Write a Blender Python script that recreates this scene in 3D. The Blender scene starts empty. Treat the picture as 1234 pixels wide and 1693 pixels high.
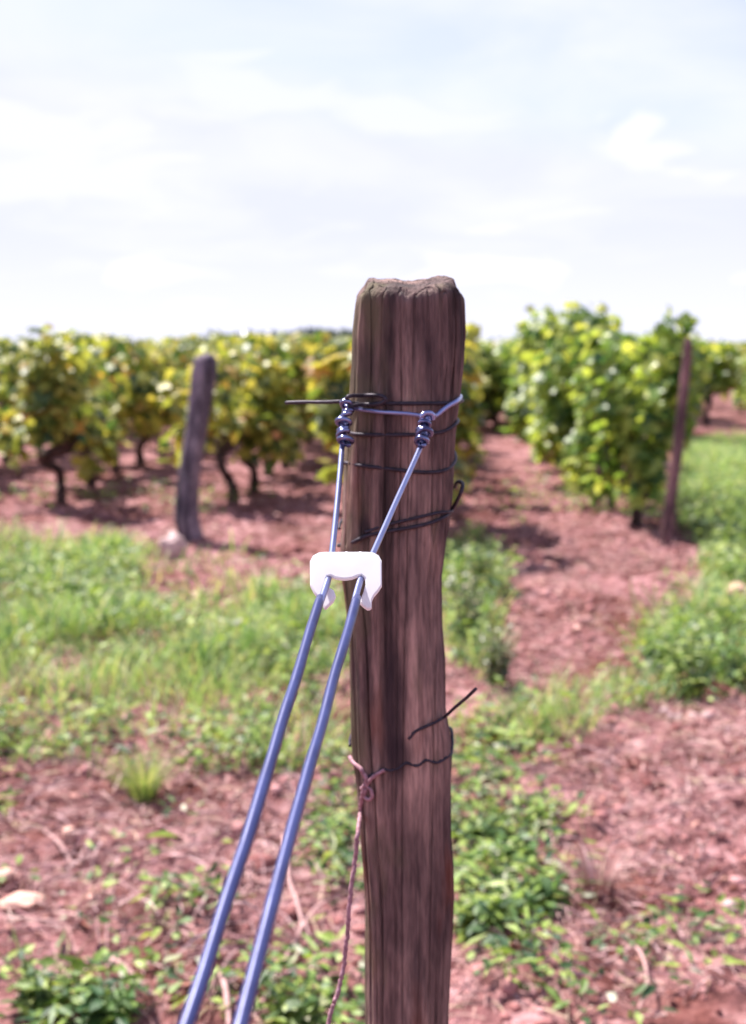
import bpy, math, random
import numpy as np
from mathutils import Vector, Matrix, noise as mnoise

rng = np.random.default_rng(7)
random.seed(7)
scn = bpy.context.scene
col = scn.collection
R = math.radians

# ------------------------------------------------------------------ camera model
F = 2000.0; CU, CV = 617.0, 846.5; HORIZON = 571.0; CAMH = 1.35
PITCH = math.atan((CV - HORIZON) / F)
CP, SP = math.cos(PITCH), math.sin(PITCH)

def ray(u, v):
    cx = (u - CU) / F; cy = -(v - CV) / F
    return np.array([cx, CP + cy * SP, -SP + cy * CP])
def P(u, v, d):
    return np.array([0, 0, CAMH]) + d * ray(u, v)
def PY(u, v, Y):
    r = ray(u, v); return np.array([0, 0, CAMH]) + r * (Y / r[1])
def G(u, v):
    r = ray(u, v); t = -CAMH / r[2]; return np.array([r[0] * t, r[1] * t])
def proj(x, y, z):
    zz = z - CAMH
    d = y * CP - zz * SP
    up = y * SP + zz * CP
    return CU + F * x / d, CV - F * up / d

# ------------------------------------------------------------------ numpy noise
def _h(ix, iy, s):
    n = (ix.astype(np.int64) * 374761393 + iy.astype(np.int64) * 668265263 + s * 1274126177) & 0x7fffffff
    n = ((n ^ (n >> 13)) * 1274126177) & 0x7fffffff
    n = (n ^ (n >> 16)) & 0xffff
    return n / 65535.0
def vnoise(x, y, s=0):
    x = np.asarray(x, float); y = np.asarray(y, float)
    ix = np.floor(x); iy = np.floor(y); fx = x - ix; fy = y - iy
    fx = fx * fx * (3 - 2 * fx); fy = fy * fy * (3 - 2 * fy)
    a = _h(ix, iy, s); b = _h(ix + 1, iy, s); c = _h(ix, iy + 1, s); d = _h(ix + 1, iy + 1, s)
    return (a * (1 - fx) + b * fx) * (1 - fy) + (c * (1 - fx) + d * fx) * fy
def fbm(x, y, s=0, o=4):
    t = 0; a = .5; tot = 0
    for k in range(o):
        t = t + a * vnoise(x, y, s + k * 17); tot += a
        x = x * 2.03 + 3.1; y = y * 2.03 + 1.7; a *= .5
    return t / tot

def gz(x, y):
    """height of the ground"""
    x = np.asarray(x, float); y = np.asarray(y, float)
    near = np.clip((16 - np.abs(y - 4)) / 8, 0.0, 1)
    z = (fbm(x * 1.1, y * 1.1, 3, 3) - .5) * .10 * near
    z = z + (fbm(x * 7, y * 7, 9, 3) - .5) * .080 * near
    z = z + (np.abs(fbm(x * 26, y * 26, 29, 2) - .5)) * .016 * near
    return z

# ------------------------------------------------------------------ mesh helpers
def mesh_np(name, V, faces, mat, smooth=False):
    """V (N,3); faces = list of int arrays (M,k) or a list of tuples"""
    me = bpy.data.meshes.new(name)
    V = np.asarray(V, np.float32)
    me.vertices.add(len(V)); me.vertices.foreach_set('co', V.ravel())
    arrs = faces if isinstance(faces, list) else [faces]
    starts = []; tot = []; loops = []; off = 0
    for A in arrs:
        A = np.asarray(A, np.int32)
        if len(A) == 0: continue
        m, k = A.shape
        starts.append(off + np.arange(m) * k); tot.append(np.full(m, k)); loops.append(A.ravel()); off += m * k
    loops = np.concatenate(loops).astype(np.int32); starts = np.concatenate(starts).astype(np.int32); tot = np.concatenate(tot).astype(np.int32)
    me.loops.add(len(loops)); me.loops.foreach_set('vertex_index', loops)
    me.polygons.add(len(starts)); me.polygons.foreach_set('loop_start', starts); me.polygons.foreach_set('loop_total', tot)
    if smooth: me.polygons.foreach_set('use_smooth', np.ones(len(starts), bool))
    me.update(calc_edges=True); me.validate()
    if mat: me.materials.append(mat)
    return me
def link(name, me, parent=None):
    o = bpy.data.objects.new(name, me); col.objects.link(o)
    if parent: o.parent = parent
    return o
def tag(o, label=None, cat=None, group=None, kind=None):
    if label: o['label'] = label
    if cat: o['category'] = cat
    if group: o['group'] = group
    if kind: o['kind'] = kind
    return o
def empty(name, loc, rz=0, **kw):
    o = bpy.data.objects.new(name, None); col.objects.link(o); o.empty_display_size = .1
    o.location = loc; o.rotation_euler = (0, 0, rz)
    return tag(o, **kw)

def smooth_path(pts, n=8, closed=False):
    pts = [np.array(p, float) for p in pts]; out = []
    m = len(pts)
    rngk = range(m if closed else m - 1)
    for i in rngk:
        p0 = pts[(i - 1) % m] if (closed or i > 0) else 2 * pts[0] - pts[1]
        p1 = pts[i]; p2 = pts[(i + 1) % m]
        p3 = pts[(i + 2) % m] if (closed or i + 2 < m) else 2 * pts[-1] - pts[-2]
        for k in range(n):
            t = k / n
            out.append(.5 * ((2 * p1) + (-p0 + p2) * t + (2 * p0 - 5 * p1 + 4 * p2 - p3) * t * t + (-p0 + 3 * p1 - 3 * p2 + p3) * t ** 3))
    if not closed: out.append(pts[-1])
    return np.array(out)

class MB:
    def __init__(s): s.V = []; s.Q = []; s.T = []; s.n = 0
    def add(s, V, quads=(), tris=()):
        V = np.asarray(V, float)
        s.V.append(V)
        if len(quads): s.Q.append(np.asarray(quads) + s.n)
        if len(tris): s.T.append(np.asarray(tris) + s.n)
        s.n += len(V)
    def tube(s, path, rad, sides=10, closed=False, jitter=0):
        path = np.asarray(path, float); m = len(path)
        rad = np.full(m, rad) if np.isscalar(rad) else np.interp(np.linspace(0, 1, m), np.linspace(0, 1, len(rad)), rad)
        tan = np.gradient(path, axis=0) if not closed else (np.roll(path, -1, 0) - np.roll(path, 1, 0))
        tan /= (np.linalg.norm(tan, axis=1)[:, None] + 1e-12)
        nrm = np.zeros_like(tan)
        a = np.array([0, 0, 1.]) if abs(tan[0][2]) < .9 else np.array([1., 0, 0])
        nrm[0] = np.cross(tan[0], a); nrm[0] /= np.linalg.norm(nrm[0])
        for i in range(1, m):
            v = nrm[i - 1] - tan[i] * nrm[i - 1].dot(tan[i]); nrm[i] = v / (np.linalg.norm(v) + 1e-12)
        bi = np.cross(tan, nrm)
        ang = np.linspace(0, 2 * np.pi, sides, endpoint=False)
        rr = rad[:, None] * np.ones((1, sides))
        if jitter: rr = rr * (1 + jitter * (rng.random((m, sides)) - .5))
        V = path[:, None, :] + rr[:, :, None] * (np.cos(ang)[None, :, None] * nrm[:, None, :] + np.sin(ang)[None, :, None] * bi[:, None, :])
        V = V.reshape(-1, 3)
        q = []
        for i in range(m if closed else m - 1):
            j = (i + 1) % m
            for k in range(sides):
                k2 = (k + 1) % sides
                q.append((i * sides + k, i * sides + k2, j * sides + k2, j * sides + k))
        t = []
        if not closed:
            V = np.vstack([V, path[0], path[-1]]); c0 = m * sides; c1 = c0 + 1
            for k in range(sides):
                k2 = (k + 1) % sides
                t.append((c0, k2, k)); t.append((c1, (m - 1) * sides + k, (m - 1) * sides + k2))
        s.add(V, q, t)
    def build(s, name, mat, parent=None, smooth=True):
        fs = []
        if s.Q: fs.append(np.concatenate(s.Q))
        if s.T: fs.append(np.concatenate(s.T))
        return link(name, mesh_np(name, np.concatenate(s.V), fs, mat, smooth), parent)
    def mesh(s, name, mat, smooth=True):
        fs = []
        if s.Q: fs.append(np.concatenate(s.Q))
        if s.T: fs.append(np.concatenate(s.T))
        return mesh_np(name, np.concatenate(s.V), fs, mat, smooth)

# ------------------------------------------------------------------ materials
def newmat(name):
    m = bpy.data.materials.new(name); m.use_nodes = True
    nt = m.node_tree; nt.nodes.clear()
    return m, nt, nt.nodes, nt.links
def N(nodes, t, **kw):
    n = nodes.new(t)
    for k, v in kw.items(): setattr(n, k, v)
    return n
def ramp(nodes, stops, interp='LINEAR'):
    r = nodes.new('ShaderNodeValToRGB'); cr = r.color_ramp; cr.interpolation = interp
    while len(cr.elements) > 1: cr.elements.remove(cr.elements[-1])
    cr.elements[0].position = stops[0][0]; cr.elements[0].color = (*stops[0][1], 1)
    for p, c in stops[1:]:
        e = cr.elements.new(p); e.color = (*c, 1)
    return r

def leaf_mat(name, stops, transl=.35, rough=.38, spec=.5, hue_var=.03, val_var=.35):
    m, nt, nd, lk = newmat(name)
    geo = N(nd, 'ShaderNodeNewGeometry'); oi = N(nd, 'ShaderNodeObjectInfo')
    rp = ramp(nd, stops); lk.new(geo.outputs['Random Per Island'], rp.inputs[0])
    hsv = N(nd, 'ShaderNodeHueSaturation')
    mr = N(nd, 'ShaderNodeMapRange'); mr.inputs[3].default_value = .5 - hue_var; mr.inputs[4].default_value = .5 + hue_var * .4
    lk.new(oi.outputs['Random'], mr.inputs[0]); lk.new(mr.outputs[0], hsv.inputs['Hue'])
    # blotches and veins inside a leaf
    tc = N(nd, 'ShaderNodeTexCoord'); nz = N(nd, 'ShaderNodeTexNoise'); nz.inputs['Scale'].default_value = 28; nz.inputs['Detail'].default_value = 3
    lk.new(tc.outputs['Object'], nz.inputs['Vector'])
    mv = N(nd, 'ShaderNodeMapRange'); mv.inputs[1].default_value = .25; mv.inputs[2].default_value = .75
    mv.inputs[3].default_value = 1 - val_var; mv.inputs[4].default_value = 1 + val_var
    lk.new(nz.outputs['Fac'], mv.inputs[0]); lk.new(mv.outputs[0], hsv.inputs['Value'])
    lk.new(rp.outputs[0], hsv.inputs['Color'])
    bs = N(nd, 'ShaderNodeBsdfPrincipled'); bs.inputs['Roughness'].default_value = rough; bs.inputs['Specular IOR Level'].default_value = spec
    lk.new(hsv.outputs[0], bs.inputs['Base Color'])
    tr = N(nd, 'ShaderNodeBsdfTranslucent')
    mul = N(nd, 'ShaderNodeMixRGB', blend_type='MULTIPLY'); mul.inputs[0].default_value = 1; mul.inputs[2].default_value = (1.2, 1.15, .6, 1)
    lk.new(hsv.outputs[0], mul.inputs[1]); lk.new(mul.outputs[0], tr.inputs['Color'])
    mx = N(nd, 'ShaderNodeMixShader'); mx.inputs[0].default_value = transl
    lk.new(bs.outputs[0], mx.inputs[1]); lk.new(tr.outputs[0], mx.inputs[2])
    out = N(nd, 'ShaderNodeOutputMaterial'); lk.new(mx.outputs[0], out.inputs[0])
    return m

def island_mat(name, stops, rough=.8, spec=.2, scale=30, bump=.3, val=.3):
    m, nt, nd, lk = newmat(name)
    geo = N(nd, 'ShaderNodeNewGeometry'); rp = ramp(nd, stops); lk.new(geo.outputs['Random Per Island'], rp.inputs[0])
    tc = N(nd, 'ShaderNodeTexCoord'); nz = N(nd, 'ShaderNodeTexNoise'); nz.inputs['Scale'].default_value = scale; nz.inputs['Detail'].default_value = 4
    lk.new(tc.outputs['Object'], nz.inputs['Vector'])
    hsv = N(nd, 'ShaderNodeHueSaturation'); mv = N(nd, 'ShaderNodeMapRange'); mv.inputs[1].default_value = .25; mv.inputs[2].default_value = .75
    mv.inputs[3].default_value = 1 - val; mv.inputs[4].default_value = 1 + val
    lk.new(nz.outputs['Fac'], mv.inputs[0]); lk.new(mv.outputs[0], hsv.inputs['Value']); lk.new(rp.outputs[0], hsv.inputs['Color'])
    bs = N(nd, 'ShaderNodeBsdfPrincipled'); bs.inputs['Roughness'].default_value = rough; bs.inputs['Specular IOR Level'].default_value = spec
    lk.new(hsv.outputs[0], bs.inputs['Base Color'])
    if bump:
        b = N(nd, 'ShaderNodeBump'); b.inputs['Strength'].default_value = bump; b.inputs['Distance'].default_value = .01
        lk.new(nz.outputs['Fac'], b.inputs['Height']); lk.new(b.outputs[0], bs.inputs['Normal'])
    out = N(nd, 'ShaderNodeOutputMaterial'); lk.new(bs.outputs[0], out.inputs[0])
    return m

def metal_mat(name, colr, rough, metallic, scale=120, var=.35, col2=None, noisestretch=(1, 1, 1)):
    m, nt, nd, lk = newmat(name)
    tc = N(nd, 'ShaderNodeTexCoord'); mp = N(nd, 'ShaderNodeMapping'); mp.inputs['Scale'].default_value = noisestretch
    nz = N(nd, 'ShaderNodeTexNoise'); nz.inputs['Scale'].default_value = scale; nz.inputs['Detail'].default_value = 5
    lk.new(tc.outputs['Object'], mp.inputs[0]); lk.new(mp.outputs[0], nz.inputs['Vector'])
    c2 = col2 or tuple(c * (1 - var) for c in colr)
    rp = ramp(nd, [(.32, c2), (.62, colr)]); lk.new(nz.outputs['Fac'], rp.inputs[0])
    bs = N(nd, 'ShaderNodeBsdfPrincipled'); bs.inputs['Metallic'].default_value = metallic
    lk.new(rp.outputs[0], bs.inputs['Base Color'])
    mr = N(nd, 'ShaderNodeMapRange'); mr.inputs[3].default_value = rough + .15; mr.inputs[4].default_value = max(.05, rough - .1)
    lk.new(nz.outputs['Fac'], mr.inputs[0]); lk.new(mr.outputs[0], bs.inputs['Roughness'])
    b = N(nd, 'ShaderNodeBump'); b.inputs['Strength'].default_value = .25; b.inputs['Distance'].default_value = .001
    lk.new(nz.outputs['Fac'], b.inputs['Height']); lk.new(b.outputs[0], bs.inputs['Normal'])
    out = N(nd, 'ShaderNodeOutputMaterial'); lk.new(bs.outputs[0], out.inputs[0])
    return m

def wood_mat(name, light, mid, dark, moss=None, sx=60, sz=2.2, bump=.6, dist=.004, rust=None, stains=None):
    """weathered grain running along local Z"""
    m, nt, nd, lk = newmat(name)
    tc = N(nd, 'ShaderNodeTexCoord')
    def nz(scale, stretch, detail=5, dim=None, dist_=0.0):
        mp = N(nd, 'ShaderNodeMapping'); mp.inputs['Scale'].default_value = stretch
        lk.new(tc.outputs['Object'], mp.inputs[0])
        n = N(nd, 'ShaderNodeTexNoise'); n.inputs['Scale'].default_value = scale; n.inputs['Detail'].default_value = detail; n.inputs['Distortion'].default_value = dist_
        lk.new(mp.outputs[0], n.inputs['Vector']); return n
    n1 = nz(sx, (1, 1, sz / sx), 6, dist_=.4)          # fine grain
    n2 = nz(sx * .38, (1, 1, .04), 3, dist_=.3)        # broad streaks
    n3 = nz(14, (1, 1, .35), 4)                        # blotches
    n4 = nz(330, (1, 1, .14), 5)                       # fibres
    r1 = ramp(nd, [(.30, dark), (.46, mid), (.70, light)]); 
    mixv = N(nd, 'ShaderNodeMath', operation='MULTIPLY_ADD'); mixv.inputs[1].default_value = .5
    lk.new(n1.outputs['Fac'], mixv.inputs[0])
    m2 = N(nd, 'ShaderNodeMath', operation='MULTIPLY'); m2.inputs[1].default_value = .5; lk.new(n2.outputs['Fac'], m2.inputs[0])
    lk.new(m2.outputs[0], mixv.inputs[2]); lk.new(mixv.outputs[0], r1.inputs[0])
    # dark cracks
    rc = ramp(nd, [(.38, (0, 0, 0)), (.43, (1, 1, 1)), (.545, (1, 1, 1)), (.56, (.25, .22, .25)), (.575, (1, 1, 1))]); lk.new(n2.outputs['Fac'], rc.inputs[0])
    mc = N(nd, 'ShaderNodeMixRGB', blend_type='MULTIPLY'); mc.inputs[0].default_value = .45
    lk.new(r1.outputs[0], mc.inputs[1]); lk.new(rc.outputs[0], mc.inputs[2])
    # dark stain blotches
    rb = ramp(nd, [(.38, (.30, .26, .31)), (.52, (.92, .89, .89)), (.63, (1.6, 1.52, 1.45))]); lk.new(n3.outputs['Fac'], rb.inputs[0])
    mb = N(nd, 'ShaderNodeMixRGB', blend_type='MULTIPLY'); mb.inputs[0].default_value = .85
    lk.new(mc.outputs[0], mb.inputs[1]); lk.new(rb.outputs[0], mb.inputs[2])
    rf = ramp(nd, [(.3, (.50, .50, .52)), (.7, (1.45, 1.45, 1.43))]); lk.new(n4.outputs['Fac'], rf.inputs[0])
    mf = N(nd, 'ShaderNodeMixRGB', blend_type='MULTIPLY'); mf.inputs[0].default_value = .8
    lk.new(mb.outputs[0], mf.inputs[1]); lk.new(rf.outputs[0], mf.inputs[2])
    n7 = nz(30, (1, 1, .03), 3, dist_=.2)
    rl = ramp(nd, [(.43, (1, 1, 1)), (.452, (.18, .14, .16)), (.474, (1, 1, 1)), (.555, (1, 1, 1)), (.57, (.30, .25, .27)), (.588, (1, 1, 1))]); lk.new(n7.outputs['Fac'], rl.inputs[0])
    ml = N(nd, 'ShaderNodeMixRGB', blend_type='MULTIPLY'); ml.inputs[0].default_value = .22
    lk.new(mf.outputs[0], ml.inputs[1]); lk.new(rl.outputs[0], ml.inputs[2])
    last = ml
    sep = N(nd, 'ShaderNodeSeparateXYZ'); lk.new(tc.outputs['Object'], sep.inputs[0])
    if moss:
        n5 = nz(26, (1, 1, .45), 4)
        # moss grows down the left flank of the post
        mx_ = N(nd, 'ShaderNodeMapRange'); mx_.inputs[1].default_value = -.005; mx_.inputs[2].default_value = -.05; mx_.inputs[3].default_value = -.12; mx_.inputs[4].default_value = .16
        lk.new(sep.outputs[0], mx_.inputs[0])
        ad = N(nd, 'ShaderNodeMath', operation='ADD'); lk.new(n5.outputs['Fac'], ad.inputs[0]); lk.new(mx_.outputs[0], ad.inputs[1])
        rm = ramp(nd, [(.47, (0, 0, 0)), (.66, (.8, .8, .8))]); lk.new(ad.outputs[0], rm.inputs[0])
        mm = N(nd, 'ShaderNodeMixRGB'); mm.inputs[2].default_value = (*moss, 1)
        lk.new(rm.outputs[0], mm.inputs[0]); lk.new(last.outputs[0], mm.inputs[1]); last = mm
    if rust:
        n6 = nz(22, (1, 1, .3), 3)
        rr = ramp(nd, [(.60, (0, 0, 0)), (.72, (.6, .6, .6))]); lk.new(n6.outputs['Fac'], rr.inputs[0])
        mm = N(nd, 'ShaderNodeMixRGB'); mm.inputs[2].default_value = (*rust, 1)
        lk.new(rr.outputs[0], mm.inputs[0]); lk.new(last.outputs[0], mm.inputs[1]); last = mm
    for (px_, pz_, rx_, rz_, am_) in (stains or []):
        mp = N(nd, 'ShaderNodeMapping'); mp.vector_type = 'TEXTURE'; mp.inputs['Location'].default_value = (px_, -.04, pz_); mp.inputs['Scale'].default_value = (rx_, .3, rz_)
        lk.new(tc.outputs['Object'], mp.inputs[0])
        ln = N(nd, 'ShaderNodeVectorMath', operation='LENGTH'); lk.new(mp.outputs[0], ln.inputs[0])
        ad = N(nd, 'ShaderNodeMath', operation='MULTIPLY_ADD'); ad.inputs[1].default_value = 1.6; lk.new(n1.outputs['Fac'], ad.inputs[0]); lk.new(ln.outputs['Value'], ad.inputs[2])
        mr = N(nd, 'ShaderNodeMapRange'); mr.interpolation_type = 'SMOOTHSTEP'; mr.inputs[1].default_value = .95; mr.inputs[2].default_value = 1.9; mr.inputs[3].default_value = am_; mr.inputs[4].default_value = 0
        lk.new(ad.outputs[0], mr.inputs[0])
        mm = N(nd, 'ShaderNodeMixRGB'); mm.inputs[2].default_value = (.026, .016, .022, 1)
        lk.new(mr.outputs[0], mm.inputs[0]); lk.new(last.outputs[0], mm.inputs[1]); last = mm
    bs = N(nd, 'ShaderNodeBsdfPrincipled'); bs.inputs['Roughness'].default_value = .82; bs.inputs['Specular IOR Level'].default_value = .25
    lk.new(last.outputs[0], bs.inputs['Base Color'])
    hs = N(nd, 'ShaderNodeMath', operation='MULTIPLY_ADD'); hs.inputs[1].default_value = .35; lk.new(n4.outputs['Fac'], hs.inputs[0]); lk.new(mixv.outputs[0], hs.inputs[2])
    b = N(nd, 'ShaderNodeBump'); b.inputs['Strength'].default_value = bump; b.inputs['Distance'].default_value = dist
    hl = N(nd, 'ShaderNodeMath', operation='MULTIPLY_ADD'); hl.inputs[1].default_value = .5; lk.new(rl.outputs[0], hl.inputs[0]); lk.new(hs.outputs[0], hl.inputs[2])
    lk.new(hl.outputs[0], b.inputs['Height']); lk.new(b.outputs[0], bs.inputs['Normal'])
    out = N(nd, 'ShaderNodeOutputMaterial'); lk.new(bs.outputs[0], out.inputs[0])
    return m

def soil_mat():
    m, nt, nd, lk = newmat('red_soil')
    tc = N(nd, 'ShaderNodeTexCoord')
    def nz(scale, detail=5, rough=.6):
        n = N(nd, 'ShaderNodeTexNoise'); n.inputs['Scale'].default_value = scale; n.inputs['Detail'].default_value = detail; n.inputs['Roughness'].default_value = rough
        lk.new(tc.outputs['Object'], n.inputs['Vector']); return n
    a = nz(1.3, 5); b_ = nz(11, 6, .7); c = nz(60, 4, .7)
    ra = ramp(nd, SOIL_A); lk.new(b_.outputs['Fac'], ra.inputs[0])
    rb = ramp(nd, SOIL_B); lk.new(a.outputs['Fac'], rb.inputs[0])
    mx = N(nd, 'ShaderNodeMixRGB', blend_type='MULTIPLY'); mx.inputs[0].default_value = 1
    lk.new(ra.outputs[0], mx.inputs[1]); lk.new(rb.outputs[0], mx.inputs[2])
    rc = ramp(nd, [(.3, (.7, .68, .68)), (.7, (1.25, 1.22, 1.2))]); lk.new(c.outputs['Fac'], rc.inputs[0])
    m2 = N(nd, 'ShaderNodeMixRGB', blend_type='MULTIPLY'); m2.inputs[0].default_value = .8
    lk.new(mx.outputs[0], m2.inputs[1]); lk.new(rc.outputs[0], m2.inputs[2])
    bs = N(nd, 'ShaderNodeBsdfPrincipled'); bs.inputs['Roughness'].default_value = .92; bs.inputs['Specular IOR Level'].default_value = .15
    lk.new(m2.outputs[0], bs.inputs['Base Color'])
    bp = N(nd, 'ShaderNodeBump'); bp.inputs['Strength'].default_value = .7; bp.inputs['Distance'].default_value = .02
    ad = N(nd, 'ShaderNodeMath', operation='ADD'); lk.new(b_.outputs['Fac'], ad.inputs[0]); lk.new(c.outputs['Fac'], ad.inputs[1])
    lk.new(ad.outputs[0], bp.inputs['Height']); lk.new(bp.outputs[0], bs.inputs['Normal'])
    out = N(nd, 'ShaderNodeOutputMaterial'); lk.new(bs.outputs[0], out.inputs[0])
    return m

SOIL_A = [(.35, (.085, .032, .033)), (.50, (.245, .110, .113)), (.66, (.49, .29, .305))]
SOIL_B = [(.36, (.50, .36, .29)), (.50, (.92, .90, .88)), (.66, (1.22, 1.26, 1.30))]

M = {}
M['soil'] = soil_mat()
M['post'] = wood_mat('weathered_post_wood', (.315, .212, .190), (.158, .101, .095), (.042, .026, .030), bump=.9, dist=.005, moss=(.105, .088, .052), rust=(.16, .05, .03), stains=[(-0.0075, 1.046, 0.0135, 0.0625, 0.75), (-0.0006, 0.9973, 0.0157, 0.021, 0.8), (-0.0329, 1.1962, 0.0072, 0.0153, 0.85), (0.0218, 1.3356, 0.011, 0.0551, 0.5), (-0.0298, 1.3356, 0.015, 0.0301, 0.45), (0.0114, 0.9036, 0.0138, 0.0849, 0.6), (-0.0106, 1.2855, 0.0071, 0.0303, 0.35), (0.011, 1.1936, 0.0026, 0.0664, 0.8), (0.0355, 1.1936, 0.0082, 0.0307, 0.6), (0.012, 0.8019, 0.0108, 0.0645, 0.5)])
M['greypost'] = wood_mat('grey_post_wood', (.25, .20, .25), (.14, .11, .15), (.05, .04, .06), sx=40, sz=2)
M['stake'] = wood_mat('rusty_stake', (.21, .115, .13), (.13, .065, .075), (.05, .022, .028), sx=40, sz=3)
M['trunk'] = wood_mat('vine_bark', (.13, .085, .075), (.07, .042, .040), (.022, .013, .014), sx=80, sz=8, bump=.9)
M['sheath'] = metal_mat('blue_wire_sheath', (.048, .059, .175), .30, .25, 55, .3, (.028, .034, .12), (1, 1, .25))
M['steel'] = metal_mat('galvanised_wire', (.27, .30, .52), .28, .85, 40, .3, (.20, .22, .40))
M['knot'] = metal_mat('dark_knotted_wire', (.24, .26, .44), .16, .95, 70, .5, (.06, .06, .13))
M['darkwire'] = metal_mat('dark_iron_wire', (.040, .031, .047), .55, .5, 200, .4)
M['rustwire'] = metal_mat('rusty_wire', (.34, .19, .23), .65, .2, 240, .4, (.19, .085, .10))
M['vine'] = leaf_mat('vine_leaf_yellowing', [(0, (.035, .08, .035)), (.25, (.12, .185, .045)), (.58, (.31, .36, .08)), (.88, (.52, .49, .12)), (.96, (.48, .34, .10)), (1, (.48, .17, .06))], .5, .42, .5, hue_var=.012)
M['vine2'] = leaf_mat('vine_leaf_green', [(0, (.04, .10, .04)), (.3, (.13, .23, .05)), (.7, (.31, .41, .085)), (1, (.50, .54, .15))], .54, .40, .5, hue_var=.012)
M['grass'] = leaf_mat('grass_blade', [(0, (.08, .18, .065)), (.4, (.22, .37, .12)), (.75, (.38, .49, .20)), (1, (.60, .54, .34))], .42, .5, .4, val_var=.2)
M['weed'] = leaf_mat('weed_leaf', [(0, (.025, .07, .035)), (.4, (.09, .18, .05)), (.7, (.24, .38, .08)), (.93, (.34, .45, .13)), (.96, (.40, .43, .30)), (1, (.48, .50, .40))], .36, .50, .4, val_var=.25)
M['shaded_scrub'] = leaf_mat('shaded_scrub_leaf', [(0, (.035, .06, .035)), (.5, (.10, .13, .06)), (.85, (.26, .25, .14)), (1, (.44, .33, .27))], .3)  # dull leaves; the shade beside the post is painted in as darker colour
M['straw'] = island_mat('straw', [(0, (.20, .085, .08)), (.4, (.40, .22, .21)), (.8, (.56, .37, .36)), (1, (.42, .34, .20))], .7, .3, 60, .1)
M['twig'] = island_mat('dry_twig', [(0, (.13, .055, .055)), (.5, (.28, .14, .15)), (.85, (.44, .28, .29)), (1, (.56, .40, .40))], .8, .2, 60, .2)
M['litter'] = island_mat('dry_leaf', [(0, (.17, .06, .04)), (.5, (.36, .16, .13)), (.85, (.50, .27, .23)), (1, (.66, .46, .42))], .6, .35, 60, .2)
M['clod'] = island_mat('soil_clod', [(0, (.14, .05, .048)), (.5, (.32, .14, .135)), (1, (.48, .26, .26))], .95, .1, 60, .6)
M['stone'] = island_mat('pale_stone', [(0, (.46, .31, .30)), (1, (.66, .52, .53))], .8, .25, 24, .5)
M['stone2'] = island_mat('tan_stone', [(0, (.56, .33, .27)), (1, (.64, .42, .34))], .8, .25, 24, .5)
M['wood_far'] = leaf_mat('woodland_leaf', [(0, (.035, .06, .045)), (1, (.075, .105, .07))], .15)

def plastic():
    m, nt, nd, lk = newmat('white_plastic')
    tc = N(nd, 'ShaderNodeTexCoord'); nz = N(nd, 'ShaderNodeTexNoise'); nz.inputs['Scale'].default_value = 90
    lk.new(tc.outputs['Object'], nz.inputs['Vector'])
    rp = ramp(nd, [(.3, (.84, .85, .88)), (.7, (.90, .91, .94))]); lk.new(nz.outputs['Fac'], rp.inputs[0])
    bs = N(nd, 'ShaderNodeBsdfPrincipled'); bs.inputs['Roughness'].default_value = .38
    lk.new(rp.outputs[0], bs.inputs['Base Color'])
    tr = N(nd, 'ShaderNodeBsdfTranslucent'); tr.inputs[0].default_value = (.9, .88, .9, 1)
    mx = N(nd, 'ShaderNodeMixShader'); mx.inputs[0].default_value = .35
    lk.new(bs.outputs[0], mx.inputs[1]); lk.new(tr.outputs[0], mx.inputs[2])
    out = N(nd, 'ShaderNodeOutputMaterial'); lk.new(mx.outputs[0], out.inputs[0]); return m
M['plastic'] = plastic()

# ------------------------------------------------------------------ leaf clouds
def norm(a): return a / (np.linalg.norm(a, axis=-1, keepdims=True) + 1e-9)
T_VINE = (np.array([[0, -.02, 0.0], [.22, -.10, -.03], [.52, .06, -.10], [.40, .30, -.06], [.56, .58, -.14], [.24, .68, -.05], [0, 1.0, -.16],
                    [-.24, .68, -.05], [-.56, .58, -.14], [-.40, .30, -.06], [-.52, .06, -.10], [-.22, -.10, -.03], [0, .35, .04]]),
          np.array([(12, i, (i + 1) % 12) for i in range(12)]))
T_OVAL = (np.array([[0, 0, 0], [.20, .25, .03], [.25, .55, .02], [0, 1, -.10], [-.25, .55, .02], [-.20, .25, .03], [0, .5, -.05]]),
          np.array([(6, i, (i + 1) % 6) for i in range(6)]))
T_QUAD = (np.array([[0, 0, 0], [.45, .45, -.08], [0, 1, -.1], [-.45, .45, -.08]]), np.array([(0, 1, 2), (0, 2, 3)]))
T_BLADE = (np.array([[-.5, 0, 0], [.5, 0, 0], [-.42, .4, .03], [.42, .4, .03], [-.28, .75, -.06], [.28, .75, -.06], [0, 1, -.24]]),
           np.array([(0, 1, 3), (0, 3, 2), (2, 3, 5), (2, 5, 4), (4, 5, 6)]))
T_CURL = (np.array([[0, 0, .05], [.30, .15, .22], [.42, .5, .28], [.2, .85, .12], [0, 1, .0], [-.25, .8, .15], [-.40, .45, .25], [-.28, .15, .18], [0, .5, -.02]]),
          np.array([(8, i, (i + 1) % 8) for i in range(8)]))

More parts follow.
